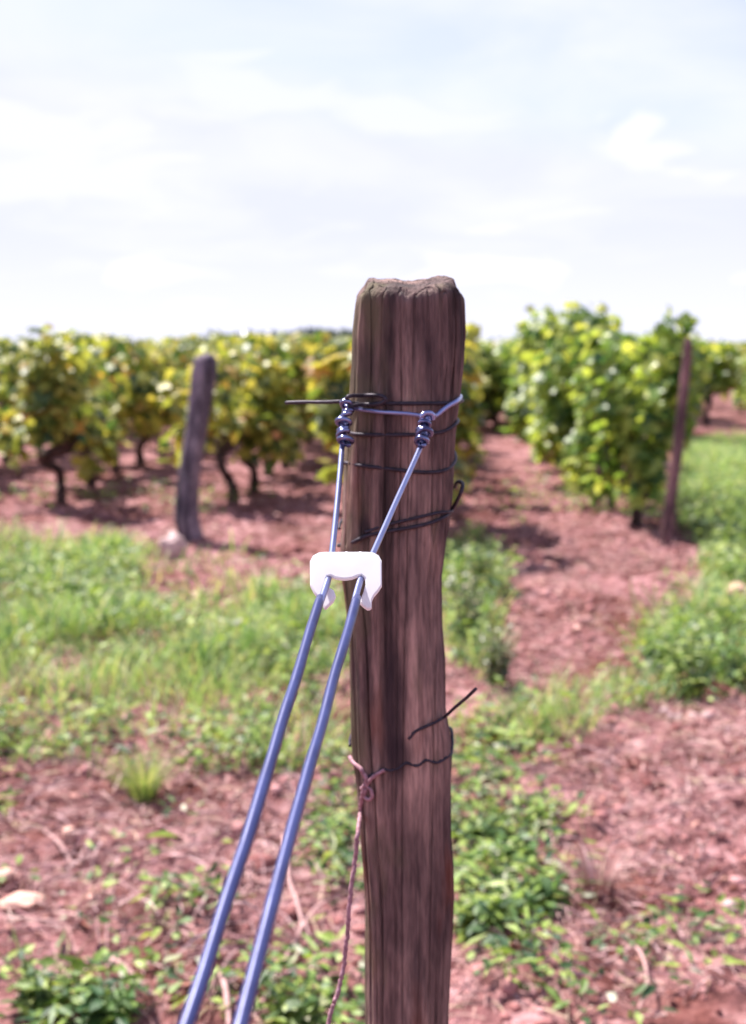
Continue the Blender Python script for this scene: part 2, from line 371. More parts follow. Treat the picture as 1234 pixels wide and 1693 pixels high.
def leaves(tpl, pos, tip, nrm, size, width=None, jit=.0):
    """arrays: place a leaf template at pos, pointing along tip, facing nrm -> (V, tris)"""
    tv, tf = tpl; n = len(pos)
    tip = norm(tip); x = norm(np.cross(tip, nrm)); nn = np.cross(x, tip)
    size = np.broadcast_to(size, (n,)); width = size if width is None else np.broadcast_to(width, (n,))
    L = np.broadcast_to(tv[None], (n,) + tv.shape).copy()
    if jit: L += rng.normal(0, jit, L.shape) * np.array([1, 1, 1.4])
    V = pos[:, None] + L[:, :, 0:1] * width[:, None, None] * x[:, None] + L[:, :, 1:2] * size[:, None, None] * tip[:, None] + L[:, :, 2:3] * size[:, None, None] * nn[:, None]
    Fc = tf[None] + (np.arange(n) * len(tv))[:, None, None]
    return V.reshape(-1, 3), Fc.reshape(-1, 3)
def cat(parts):
    Vs = []; Fs = []; o = 0
    for V, f in parts:
        Vs.append(V); Fs.append(f + o); o += len(V)
    return np.concatenate(Vs), np.concatenate(Fs)

# ------------------------------------------------------------------ ground, one sheet to the horizon
def grow(a, b, step, far, g=1.18):
    c = list(np.arange(a, b, step)); s = step; x = b
    right = []
    while x < far: right.append(x); s *= g; x += s
    right.append(far)
    s = step; x = a; left = []
    while x > -far: s *= g; x -= s; left.append(x)
    return np.array(left[::-1] + c + right)
xs = grow(-3.2, 3.2, .026, 2500); ys = grow(1.9, 11.5, .028, 3000)
X, Y = np.meshgrid(xs, ys)
Z = gz(X, Y)
nx, ny = len(xs), len(ys)
idx = np.arange(nx * ny).reshape(ny, nx)
quads = np.stack([idx[:-1, :-1], idx[:-1, 1:], idx[1:, 1:], idx[1:, :-1]], -1).reshape(-1, 4)
g_ = link('ground', mesh_np('ground', np.stack([X, Y, Z], -1).reshape(-1, 3), quads, M['soil'], True))
tag(g_, 'dry reddish soil of the vineyard with paths between the rows', 'ground', kind='structure')

# ------------------------------------------------------------------ main post
POST_Y = 1.05
edge = [(455, 590, 767), (490, 588, 768), (550, 581, 771), (600, 580, 768), (650, 577, 763), (700, 573, 757), (760, 568, 752), (830, 565, 749), (880, 565, 743),
        (905, 562, 738), (960, 564, 732), (1040, 575, 733), (1100, 578, 738), (1180, 580, 739), (1225, 581, 747), (1260, 583, 750), (1300, 589, 748),
        (1400, 595, 748), (1440, 598, 752), (1500, 602, 753), (1600, 604, 748), (1690, 605, 743), (1800, 606, 744), (2600, 612, 752)]
ez = []; el = []; er = []
for v, a, b in edge:
    pa = PY(a + 1, v, POST_Y - .03); pb = PY(b - 1, v, POST_Y - .03); ez.append(pa[2]); el.append(pa[0]); er.append(pb[0])
ez = np.array(ez)[::-1]; el = np.array(el)[::-1]; er = np.array(er)[::-1]
topu = [582, 590, 598, 606, 620, 640, 665, 690, 712, 728, 745, 757, 761, 770]; topv = [486, 472, 464, 461, 460, 461, 463, 464, 461, 457, 455, 457, 467, 480]
topx = [PY(u, v, POST_Y)[0] for u, v in zip(topu, topv)]; topz = [PY(u, v, POST_Y + .035)[2] for u, v in zip(topu, topv)]
PB = .041; PN = 3.6; ZB = -.25
PCX = float(np.interp(1.3, ez, (el + er) / 2))
def post_ca(z):
    l = np.interp(z, ez, el); r = np.interp(z, ez, er); return (l + r) / 2, (r - l) / 2
def ztop(x, y):
    z = np.interp(x, topx, topz)
    fr = (POST_Y - y) / PB                                   # +1 at the front face
    return z - .0058 * (np.clip(fr, -1, 1) + 1) + (fbm(x * 110, y * 110, 5, 3) - .5) * .005
def sup(th):
    c, s = np.cos(th), np.sin(th)
    r = (np.abs(c) ** PN + np.abs(s) ** PN) ** (-1 / PN)
    return c * r, s * r
NA, NR = 200, 330
th = np.linspace(0, 2 * np.pi, NA, endpoint=False)
cx_, sy_ = sup(th)
rows = []
t_rows = np.concatenate([np.linspace(0, .25, 12, endpoint=False), np.linspace(.25, 1, NR - 12)])
for t in t_rows:
    zt = np.full(NA, 1.40)
    for it in range(2):
        c, a = post_ca(np.minimum(zt, 1.399)); x = c + a * cx_; y = POST_Y + PB * sy_
        zt = ztop(x, y)
    z = ZB + (zt - ZB) * t
    c, a = post_ca(z)
    # lengthwise grooves and checks
    drift = (fbm(z * 2.2, np.zeros(NA), 41, 2) - .5) * .7
    p = th * 9 + drift
    gr = (vnoise(p, z * 1.5, 11) - .5) * .0020 + (vnoise(th * 26 + drift * 2, z * 2.5, 12) - .5) * .0026 + (vnoise(th * 60 + drift * 3, z * 5, 13) - .5) * .0012
    chk = vnoise(th * 14 + drift, z * .9, 15); gr = gr - .0050 * np.clip((vnoise(th * 40 + drift * 3, z * 1.1, 15) - .86) / .06, 0, 1)
    lump = (fbm(th * 1.5 + 10, z * 7, 19, 3) - .5) * .006
    dtop = zt - z
    rnd = -.006 * np.clip(1 - dtop / .010, 0, 1) ** 2
    k = (gr + lump * .6 + rnd)
    nrm_ = np.stack([np.sign(cx_) * np.abs(cx_) ** (PN - 1) / a, np.sign(sy_) * np.abs(sy_) ** (PN - 1) / PB], -1); nrm_ /= np.linalg.norm(nrm_, axis=1)[:, None]
    x = c + a * cx_ + k * nrm_[:, 0]; y = POST_Y + PB * sy_ + k * nrm_[:, 1]
    rows.append(np.stack([x, y, z], -1))
for r in (.93, .84, .72, .58, .42, .26, .12):
    L = rows[len(t_rows) - 1]; c0 = L.mean(0)
    x = c0[0] + (L[:, 0] - c0[0]) * r; y = c0[1] + (L[:, 1] - c0[1]) * r
    rows.append(np.stack([x, y, ztop(x, y) + .001 + (fbm(x * 90, y * 200, 77, 3) - .5) * .004], -1))
Vp = np.concatenate(rows); nr = len(rows)
off = np.array([PCX, POST_Y, 0])
Vp = np.vstack([Vp, rows[-1].mean(0)]) - off
ii = np.arange(nr * NA).reshape(nr, NA)
qp = np.stack([ii[:-1], np.roll(ii[:-1], -1, 1), np.roll(ii[1:], -1, 1), ii[1:]], -1).reshape(-1, 4)
tp = np.stack([ii[-1], np.roll(ii[-1], -1), np.full(NA, nr * NA)], -1)
post = link('end_post', mesh_np('end_post', Vp, [qp, tp], M['post'], True)); post.location = off
tag(post, 'thick weathered brown wooden post in the foreground with wires tied round it', 'post')

def surf(u, v, r=.002, push=-.0008):
    """point on the post's front at pixel (u,v), lifted by the wire radius"""
    p = PY(u, v, POST_Y - PB); z = p[2]; c, a = post_ca(z); t = (p[0] - c) / a
    if abs(t) < .999:
        y = POST_Y - PB * (1 - abs(t) ** PN) ** (1 / PN)
    else: y = POST_Y
    p = PY(u, v, y - r - push)
    return p
def around(zl, zr, r=.002, n=9):
    """points from the right edge round the back of the post to the left edge"""
    pts = []
    for k in range(n + 1):
        a_ = -.1 + (math.pi + .2) * k / n
        z = zr + (zl - zr) * k / n
        c, a = post_ca(z); cc, ss = sup(np.array([a_])); 
        pts.append(np.array([c + (a + r + .001) * cc[0], POST_Y + (PB + r + .001) * ss[0], z]))
    return pts
def zpx(v): return PY(650, v, POST_Y - PB)[2]

# ------------------------------------------------------------------ stay wires with their knots, and the white clip
def dlow(v): return 1 / (1.28 + (v - 955) * (2.22 - 1.28) / (1693 - 955))
def stay(name, label, upper, lower_u, knot, extra):
    e = empty(name, tuple(P(*upper[0])), label=label, cat='wire', group='blue stay wires tied to the post')
    inv = -np.array(e.location)
    mb = MB()
    pts = [P(*p) for p in upper] + [P(lower_u(955), 957, dlow(957)), P(lower_u(1010), 1010, dlow(1010))]
    mb.tube(smooth_path(np.array(pts) + inv, 10), .00215, 14)
    mb.build('core_wire', M['steel'], e)
    mb = MB()
    a = P(lower_u(988), 988, dlow(988)); b = P(lower_u(1693), 1693, dlow(1693))
    d = (b - a) / np.linalg.norm(b - a)
    L = (a[2] + .05) / -d[2]
    ts = np.concatenate([np.linspace(0, .9, 140), np.linspace(.95, L, 12)])
    path = a + d * ts[:, None]
    path[:, 0] += .0012 * np.sin(ts * 9 + len(label)) + .0007 * (vnoise(ts * 22, ts * 0, len(label)) - .5); path[:, 2] -= .0010 * np.sin(ts * 7)
    mb.tube(path + inv, [.0026] + list(np.linspace(.0030, .0036, 120) + .00028 * (vnoise(np.arange(120) * .5, np.zeros(120), len(label)) - .5)), 16)
    mb.build('sheath', M['sheath'], e)
    # knot: the wire's own tail wound tightly round it
    k0, k1, turns, rad = knot
    k0 = P(*k0); k1 = P(*k1); ax = (k1 - k0) / np.linalg.norm(k1 - k0)
    s1 = np.cross(ax, [0, 0, 1.]); s1 /= np.linalg.norm(s1); s2 = np.cross(ax, s1)
    n = 28 * turns; tt = np.linspace(0, 1, n)
    rr = rad * (1 - .30 * np.cos(tt * turns * 2.3 + turns)) * (1 - .30 * tt)
    tw = tt + .05 * np.sin(tt * turns * 4.1); tw = (tw - tw[0]) / (tw[-1] - tw[0])
    wob = .0016 * np.sin(tt * 9 + turns)
    hel = k0 + (k1 - k0) * tw[:, None] + wob[:, None] * s1 + rr[:, None] * (np.cos(tt * turns * 2 * np.pi)[:, None] * s1 + np.sin(tt * turns * 2 * np.pi)[:, None] * s2)
    mb = MB(); mb.tube(hel + inv, .0021, 10)
    mb.build('knot', M['knot'], e)
    for nm, pth, r, mt in extra:
        mb = MB(); mb.tube(smooth_path(np.array(pth) + inv, 10), r, 10); mb.build(nm, mt, e)
    return e
lu = lambda v: 543 + (v - 955) * (303 - 543) / (1693 - 955)
ru = lambda v: 597 + (v - 955) * (402 - 597) / (1693 - 955)
# left wire
stay('stay_wire', 'left blue stay wire knotted at the left edge of the brown post',
     [(571, 660, .992), (569, 700, .985), (566, 738, .975), (558, 830, .89), (549, 915, .815)], lu,
     ((567, 736, .970), (573, 668, .985), 7, .0046),
     [('tail', [P(571, 664, .985), P(578, 655, .98), surf(600, 654, .002, .004), surf(628, 654, .002, .005), surf(638, 661, .002, .006), surf(625, 668, .002, .004), surf(598, 669, .002, .003), P(578, 672, .98)], .0017, M['darkwire']),
      ('loop', [P(573, 672, .985), surf(592, 676, .002, .004), surf(630, 681, .002, .003), surf(675, 684, .002, .004), surf(702, 688, .002, .007)], .0017, M['steel'])])
# right wire
stay('stay_wire', 'right blue stay wire knotted on the front of the brown post',
     [(709, 690, .985), (703, 712, .975), (695, 740, .965), (655, 830, .888), (617, 915, .815)], ru,
     ((695, 735, .961), (706, 688, .980), 5, .0049),
     [('loop', [P(707, 692, .982), surf(722, 686, .002, .008), surf(740, 672, .002, .004), surf(757, 662, .002, .002)] + around(zpx(672), zpx(658), .0022)[1:], .0021, M['steel']),
      ('tail', [P(703, 700, .978), P(697, 690, .972), P(703, 683, .972), P(714, 684, .974), P(716, 694, .976)], .0020, M['steel'])])

# white clip that holds both wires
zo = [(270, 409), (300, 406), (520, 406), (550, 410), (576, 425), (590, 452), (591, 575), (574, 602), (550, 630), (540, 652), (539, 688), (522, 700), (497, 682), (478, 664), (484, 645), (497, 612), (508, 572), (505, 540), (486, 524), (466, 528),
      (440, 539), (400, 544), (355, 538), (330, 526), (312, 530), (303, 556), (306, 580), (326, 590), (346, 603), (356, 630), (343, 657), (300, 697), (286, 672), (268, 640), (242, 608), (225, 576), (224, 455), (240, 425)]
outline = [(440 + a / 3.085, 780 + b / 3.085) for a, b in zo]
cp = P(570, 955, .777)
tilt = R(38); nrm_c = np.array([0, -math.cos(tilt), math.sin(tilt)])
def onplane(u, v):
    r = ray(u, v); o = np.array([0, 0, CAMH]); t = (cp - o).dot(nrm_c) / r.dot(nrm_c); return o + r * t
import bmesh
bm = bmesh.new()
vs = [bm.verts.new(onplane(u, v) - cp) for u, v in outline]
f = bm.faces.new(vs)
if f.normal.dot(Vector(nrm_c)) < 0: f.normal_flip()
ex = bmesh.ops.extrude_face_region(bm, geom=[f])
for g in ex['geom']:
    if isinstance(g, bmesh.types.BMVert): g.co -= Vector(nrm_c) * .0042
bmesh.ops.recalc_face_normals(bm, faces=bm.faces)
hard = [e for e in bm.edges if e.is_manifold and e.calc_face_angle(0) > R(60)]
bmesh.ops.bevel(bm, geom=hard, offset=.0007, segments=3, affect='EDGES', clamp_overlap=True)
me = bpy.data.meshes.new('wire_clip'); bm.to_mesh(me); bm.free(); me.materials.append(M['plastic'])
for p_ in me.polygons: p_.use_smooth = False
clip = link('wire_clip', me); clip.location = cp
tag(clip, 'white plastic clip holding the two blue stay wires together', 'clip')
# little moulding tabs on its top edge
mb = MB()
for u in (571, 594):
    c0 = onplane(u, 911.5) - cp - nrm_c * .002
    mb.tube([c0, c0 + np.array([.0016, 0, 0])], .0008, 8)
mb.build('mould_tab', M['plastic'], clip)

# ------------------------------------------------------------------ thin wires wound round the post
def wound(name, label, pts, r, mat, group='thin dark wires wound round the post'):
    o = np.array(pts[0]); mb = MB(); mb.tube(smooth_path(np.array(pts) - o, 8), r, 8)
    b = mb.build(name, mat); b.location = o
    return tag(b, label, 'wire', group)
def S(pts, r=.0015): return [surf(u, v, r) for u, v in pts]
w1 = [PY(473, 666, 1.03), PY(500, 665, 1.02), PY(540, 665, 1.006), PY(566, 664, .998)] + S([(590, 667), (640, 667), (700, 667), (745, 666), (764, 663)]) + around(zpx(664), zpx(663))[1:]
wound('binding_wire', 'topmost thin dark wire round the post, its end sticking out to the left', w1, .0016, M['darkwire'])
w2 = S([(573, 712), (590, 718), (640, 719), (700, 718), (735, 713), (755, 700)]) + around(zpx(712), zpx(698))[1:]
wound('binding_wire', 'dark wire round the post level with the bottom of the knots', w2, .0016, M['darkwire'])
w3 = S([(570, 765), (600, 770), (650, 776), (700, 781), (735, 778), (752, 764)]) + around(zpx(765), zpx(756))[1:]
wound('binding_wire', 'dark wire round the post midway between knots and white clip', w3, .0016, M['darkwire'])
w4 = S([(560, 902), (585, 896), (606, 886), (640, 879), (700, 868), (735, 855), (748, 842)]) + [PY(762, 815, 1.02), PY(765, 800, 1.03), PY(757, 797, 1.05), PY(752, 806, 1.07)]
wound('binding_wire', 'slanting dark wire just above the clip, curling off the right edge', w4, .0017, M['darkwire'])
w5 = S([(604, 880), (640, 868), (690, 856), (725, 848), (746, 846)]) + around(zpx(885), zpx(850))[1:]
wound('binding_wire', 'thinner slanting wire above the clip, upper of the crossing pair', w5, .0014, M['darkwire'])
w6 = S([(676, 1222), (688, 1209)]) + [surf(712, 1198, .002, .001), surf(726, 1191, .003, .004), surf(737, 1184, .003, .009), PY(752, 1170, .985), PY(770, 1155, .97), PY(787, 1139, .955)]
wound('wire_end', 'dark broken wire poking out of the post to the upper right', w6, .0014, M['darkwire'], group=None)

rw = empty('rusty_wire', tuple(surf(602, 1285)), label='pinkish rusty wire twisted round the lower post with a long tail hanging down', cat='wire')
o = np.array(rw.location)
mb = MB(); pts = S([(602, 1290), (612, 1283), (624, 1278), (634, 1272), (646, 1274), (660, 1270), (672, 1262), (690, 1266), (705, 1257), (722, 1261), (738, 1253), (747, 1243)], .0015) + around(zpx(1256), zpx(1240))[1:]
mb.tube(smooth_path(np.array(pts) - o, 6), .0014, 8); mb.build('wrap', M['darkwire'], rw)
mb = MB(); pts = S([(579, 1252), (586, 1262), (596, 1270), (601, 1278), (606, 1288), (603, 1300), (598, 1304)], .004); mb.tube(smooth_path(np.array(pts) - o, 6), .0021, 8)
pts = S([(636, 1273), (622, 1281), (612, 1290), (607, 1300), (613, 1306), (616, 1316), (610, 1322), (603, 1316), (606, 1304)], .005); mb.tube(smooth_path(np.array(pts) - o, 6), .0017, 8)
mb.build('twist', M['rustwire'], rw)
mb = MB(); pts = [surf(603, 1296, .005), surf(599, 1320, .005), surf(596, 1345, .006), PY(592, 1375, .985), PY(588, 1420, .98), PY(582, 1460, .975), PY(577, 1510, .972), PY(573, 1560, .972), PY(568, 1600, .97), PY(559, 1640, .965), PY(549, 1668, .96), PY(543, 1700, .955), PY(541, 1760, .95), PY(545, 1830, .94)]
pp = smooth_path(np.array(pts) - o, 10); pp += rng.normal(0, .00035, pp.shape)
mb.tube(pp, .0019, 8, jitter=.15); mb.build('tail', M['rustwire'], rw)

# ------------------------------------------------------------------ posts at the row ends
def rough_post(name, label, pts, widths, Yd, mat, depth=.8, square=False, sides=28, cat_='post'):
    base = PY(*pts[0], Yd); base[2] -= .15
    path = np.array([base] + [PY(u, v, Yd) for u, v in pts]); w = [widths[0]] + list(widths)
    rad = np.array(w) * Yd / F / 2
    sp = smooth_path(path, 8); tt = np.linspace(0, 1, len(sp)); rd = np.interp(tt, np.linspace(0, 1, len(rad)), rad)
    o_ = np.array([path[0][0], path[0][1], 0]); V = []
    a = np.linspace(0, 2 * np.pi, sides, endpoint=False)
    for k, p in enumerate(sp):
        if square:
            c, s = sup(a); ang = R(35); c, s = c * math.cos(ang) - s * math.sin(ang), c * math.sin(ang) + s * math.cos(ang); c *= .8; s *= .8
        else: c, s = np.cos(a), np.sin(a)
        jr = 1 + (vnoise(a * 3, np.full(sides, p[2] * 3.), 5) - .5) * (.07 if square else .22) + (vnoise(a * 9, np.full(sides, p[2] * 6.), 6) - .5) * .08
        jr = jr * (1 - .35 * max(0, 1 - (len(sp) - 1 - k) / 2.0))
        V.append(np.stack([p[0] + rd[k] * c * jr, p[1] + rd[k] * s * depth * jr, np.full(sides, p[2])], -1))
    n = len(V); V = np.concatenate(V + [np.array([sp[-1] + [0, 0, rd[-1] * .15]])]) - o_
    ii = np.arange(n * sides).reshape(n, sides)
    q = np.stack([ii[:-1], np.roll(ii[:-1], -1, 1), np.roll(ii[1:], -1, 1), ii[1:]], -1).reshape(-1, 4)
    t = np.stack([ii[-1], np.roll(ii[-1], -1), np.full(sides, n * sides)], -1)
    b = link(name, mesh_np(name, V, [q, t], mat, True)); b.location = o_
    return tag(b, label, cat_)
rough_post('row_post', 'leaning grey wooden post before the yellowing vines on the left',
           [(317, 896), (309, 850), (311, 800), (318, 750), (326, 700), (331, 660), (337, 620), (342, 586)], [46, 42, 36, 35, 35, 36, 39, 42, 36], 8.2, M['greypost'])
rough_post('row_stake', 'thin rusty stake leaning at the end of the green row on the right',
           [(1098, 915), (1106, 850), (1116, 780), (1124, 710), (1129, 660), (1134, 610), (1138, 560)], [21, 21, 20, 19, 18, 17, 16, 16], 7.9, M['stake'], 1, True, cat_='stake')

def rock(name, label, u, v, w, h, mat, seed, group=None, dz=.0, dpt=.8):
    x, y = G(u, v); s = y / F
    import bmesh as b_
    bm = b_.new(); b_.ops.create_icosphere(bm, subdivisions=4, radius=1)
    for q in bm.verts:
        p = q.co.copy()
        n = mnoise.fractal(p * 1.3 + Vector((seed * 3.1, 0, 0)), 1, 2, 4) * .28 + mnoise.cell(p * 1.7 + Vector((seed, 2, 1))) * .10
        q.co = p * (1 + n)
        q.co.x *= w * s / 2; q.co.y *= w * s / 2 * dpt; q.co.z *= h * s / 2
    me = bpy.data.meshes.new(name); bm.to_mesh(me); bm.free(); me.materials.append(mat)
    for p_ in me.polygons: p_.use_smooth = True
    o = link(name, me); o.location = (x, y, float(gz(x, y)) + h * s * .42 + dz); o.rotation_euler = (0, 0, seed)
    return tag(o, label, 'stone', group)
rock('stone', 'pale pinkish stone lying at the foot of the leaning grey post', 288, 922, 46, 56, M['stone'], 1.0)
rock('stone', 'tan stone lying in the weeds at the right edge', 1222, 992, 48, 30, M['stone2'], 2.2)
rock('stone', 'flat pale stone on the bare soil at the lower left', 36, 1512, 70, 18, M['stone2'], 3.1)
rock('stone', 'small pale stone near the left edge above the flat stone', 8, 1470, 44, 20, M['stone2'], 4.3)
rock('stone', 'small rounded pale stone left of the blue wires below the grass tuft', 116, 1402, 30, 22, M['stone2'], 5.1)
for k, (u, v, w) in enumerate([(1098, 1180, 20), (1122, 1188, 19), (1146, 1184, 22), (1168, 1190, 20), (1110, 1196, 16)]):
    rock('pebble', 'small white pebble below the dark weeds on the right', u, v, w, 17, M['stone'], 6 + k, 'white pebbles below the weeds')
rock('stone', 'pinkish stone on the soil, left of the pair at lower right', 1120, 1500, 22, 26, M['stone2'], 11)
rock('stone', 'pale stone on the soil, right of the pair at lower right', 1207, 1512, 27, 18, M['stone'], 12)
rock('stone', 'pinkish stone half buried in litter at lower right', 1088, 1562, 30, 16, M['stone2'], 13)

# ------------------------------------------------------------------ grapevines
def vine_mesh(seed, hedge=False):
    r = np.random.default_rng(seed)
    tm = MB()
    h = .50 + r.random() * .12
    pts = [np.array([0, 0, -.06])]; p = np.zeros(3)
    for k in range(1, 6):
        p = np.array([r.normal(0, .022) * k * .8, r.normal(0, .022) * k * .8, h * k / 5]); pts.append(p)
    tm.tube(smooth_path(pts, 5), [.055, .048, .040, .040, .046, .055], 12, jitter=.35)
    head = pts[-1]
    for k in range(4):
        a = k * 1.57 + r.random(); e_ = head + np.array([math.cos(a) * .16, math.sin(a) * .16, .10 + r.random() * .06])
        tm.tube(smooth_path([head - [0, 0, .03], head + (e_ - head) * .5 + [0, 0, -.01], e_], 4), [.035, .026, .020], 8, jitter=.3)
    cm = MB(); pos = []; tip = []; nr_ = []; sz = []
    ns = 22 if hedge else 18
    for s in range(ns):
        az = r.random() * 2 * np.pi
        el_ = r.uniform(.05, 1.45) if not hedge else r.uniform(-.2, 1.45)
        L = r.uniform(.55, 1.0) if not hedge else r.uniform(.5, 1.12)
        d = np.array([math.cos(az) * math.cos(el_), math.sin(az) * math.cos(el_), math.sin(el_)])
        p = head + np.array([math.cos(az) * .13, math.sin(az) * .13, .08 + r.random() * .08])
        step = .045; path = [p]
        droop = r.uniform(.02, .10)
        for q in range(int(L / step)):
            d = d + np.array([r.normal(0, .07), r.normal(0, .07), -droop]); d /= np.linalg.norm(d)
            hr = math.hypot(p[0], p[1])
            if hr > (.29 if hedge else .38): d[:2] *= .4
            p = p + d * step
            lowest = (.26 if s % 4 == 0 else .40) if not hedge else (.16 if s % 3 == 0 else .30)
            if p[2] < lowest: break
            if p[2] > (1.30 if hedge else 1.22) + (.30 if hedge else .20) * r.random() ** 2: d[2] -= .4
            path.append(p)
            for side in (0, 1, 2) if r.random() < (.5 if not hedge else .75) else (0, 1):
                if r.random() < .12: continue
                a2 = r.random() * 2 * np.pi; off_ = np.array([math.cos(a2), math.sin(a2), r.uniform(-.3, .8)])
                lp = p + off_ * r.uniform(.03, .10)
                out = np.array([lp[0], lp[1], 0]); out = out / (np.linalg.norm(out) + .05)
                pos.append(lp)
                tip.append(off_ * .6 + out * .5 + np.array([0, 0, -.55]) + r.normal(0, .35, 3))
                nr_.append(out * .55 + np.array([0, 0, .75]) + r.normal(0, .42, 3))
                sz.append(r.uniform(.07, .155))
        if len(path) > 2: cm.tube(np.array(path), [.006, .0035], 5)
    V, Fc = leaves(T_VINE, np.array(pos), np.array(tip), np.array(nr_), np.array(sz), np.array(sz) * .95, .035)
    return tm.mesh('trunk', M['trunk']), cm.mesh('canes', M['trunk']), V, Fc
PROTO = []
ZMAX = {}
for k in range(5):
    t, c, V, Fc = vine_mesh(100 + k); ZMAX[('v', k)] = np.percentile(V[:, 2], 99.6); PROTO.append((t, c, mesh_np('foliage', V, Fc, M['vine'])))
PROTOH = []
for k in range(4):
    t, c, V, Fc = vine_mesh(300 + k, True); ZMAX[('h', k)] = np.percentile(V[:, 2], 99.6); PROTOH.append((t, c, mesh_np('foliage', V, Fc, M['vine2'])))
ORD = ['first', 'second', 'third', 'fourth', 'fifth', 'sixth', 'seventh', 'eighth', 'ninth', 'tenth', 'eleventh', 'twelfth', 'thirteenth', 'fourteenth', 'fifteenth', 'sixteenth']
DX = .0365
#       x0,   first Y, step, hedge, row description
ROWS = [(-1.53, 10.1, 1.12, 0, 'the row behind the leaning grey post'),
        (-3.10, 10.3, 1.12, 0, 'the row just left of the grey post'),
        (-4.67, 11.6, 1.15, 0, 'the next row left, cut by the photo edge'),
        (-6.24, 16.0, 1.2, 0, None), (-7.8, 20.0, 1.2, 0, None),
        (-.02, 7.9, 1.12, 0, 'the row hidden behind the thick brown post'),
        (1.26, 8.75, 1.05, 1, 'the green row behind the rusty stake'),
        (2.95, 16.5, 1.15, 1, None), (4.2, 20.5, 1.15, 1, None), (5.7, 20.8, 1.2, 1, None)]
for x0, y0, st, hg, desc in ROWS:
    k = 0; y = y0
    HEDGE = [(8.75, 1.0), (10.0, .98), (11.5, .96), (12.9, 1.14), (14.2, 1.18), (15.7, 1.08), (17.0, 1.0)]
    while y < 23.5:
        if hg and desc and k < 7: y = HEDGE[k][0]
        x = x0 + (.07 if hg else DX) * y + random.uniform(-.08, .08)
        if abs(x) < .33 * y + .6:
            lib = PROTOH if hg else PROTO
            pk = random.randrange(len(lib)); t, c, f_ = lib[pk]; zm = ZMAX[('h' if hg else 'v', pk)]
            if desc and k < 7: lab = f'{ORD[k]} grapevine from the front in {desc}'
            else: lab = 'distant grapevine far back in the green rows on the right' if hg else 'distant grapevine far back in the yellow green rows'
            e = empty('grapevine', (x, y, float(gz(x, y))), random.uniform(0, 6.28), label=lab, cat='vine', group='grapevines growing in rows')
            s = random.uniform(.96, 1.03)
            if hg and desc and k < 7: s = HEDGE[k][1] * 1.04
            wd = .82 if hg and desc and k < 2 else 1; e.scale = (s * wd * random.uniform(.9, 1.1), s * wd * .95, s * 1.44 / zm)
            link('trunk', t, e); link('foliage', f_, e); link('canes', c, e)
        y += st * random.uniform(.92, 1.08); k += 1
for x, y in [(1.35, 19.0), (1.95, 19.4), (1.65, 20.4), (2.45, 20.8), (1.2, 20.9), (2.1, 21.8), (1.55, 22.3), (2.8, 22.4)]:
    pk = random.randrange(len(PROTOH)); t, c, f_ = PROTOH[pk]
    e = empty('grapevine', (x, y, float(gz(x, y))), random.uniform(0, 6.28), label='distant grapevine far back in the green rows on the right', cat='vine', group='grapevines growing in rows')
    e.scale = (1.05, 1.05, 1.38 / ZMAX[('h', pk)])
    link('trunk', t, e); link('foliage', f_, e); link('canes', c, e)
# the far rows run together into one green mass
pp = []
for k in range(-60, 60):
    x0 = -.02 + 1.57 * k
    for y in np.arange(24, 95, 1.25):
        x = x0 + DX * y + random.uniform(-.1, .1)
        if abs(x) < .36 * y + 1: pp.append((x, y))
pp = np.array(pp); npv = len(pp); per = 46
base = np.repeat(pp, per, 0)
n = len(base)
rad = rng.random(n) ** .5 * .55; az = rng.random(n) * 6.283
hgt = .5 + rng.random(n) ** .8 * .9 + rng.normal(0, .05, n)
pos = np.stack([base[:, 0] + np.cos(az) * rad, base[:, 1] + np.sin(az) * rad, hgt], -1)
V, Fc = leaves(T_QUAD, pos, np.stack([np.cos(az), np.sin(az), -.5 + 0 * az], -1) + rng.normal(0, .4, (n, 3)), np.array([0, 0, 1.]) + rng.normal(0, .45, (n, 3)), rng.uniform(.16, .30, n))
o = link('far_vine_rows', mesh_np('far_vine_rows', V, Fc, M['vine'])); tag(o, 'far rows of vines running together into one green band', 'vines', kind='stuff')

# low wooded rise far off
def woodland(name, label, u0, u1, topv, D):
    us = np.linspace(u0, u1, 300); n = 9000
    u = rng.uniform(u0, u1, n)
    hh = np.interp(u, [p[0] for p in topv], [(HORIZON - p[1]) / F * D + CAMH for p in topv])
    x = (u - CU) / F * D; y = D + rng.uniform(-12, 25, n)
    z = hh * rng.random(n) ** .6 * (1 + .25 * (vnoise(x * .12, y * .05, 8) - .5)) 
    pos = np.stack([x, y, z], -1)
    V, Fc = leaves(T_QUAD, pos, rng.normal(0, 1, (n, 3)), np.array([0, -.5, .8]) + rng.normal(0, .4, (n, 3)), rng.uniform(.8, 1.9, n))
    o = link(name, mesh_np(name, V, Fc, M['wood_far'])); tag(o, label, 'woodland', kind='stuff')
woodland('woodland', 'dark wooded rise on the horizon behind the brown post', 300, 800, [(300, 566), (400, 556), (480, 551), (560, 547), (640, 550), (720, 560), (800, 569)], 330)
woodland('woodland', 'dark tree line on the horizon at the right edge', 1040, 1700, [(1040, 574), (1150, 568), (1240, 572), (1400, 566), (1700, 572)], 420)

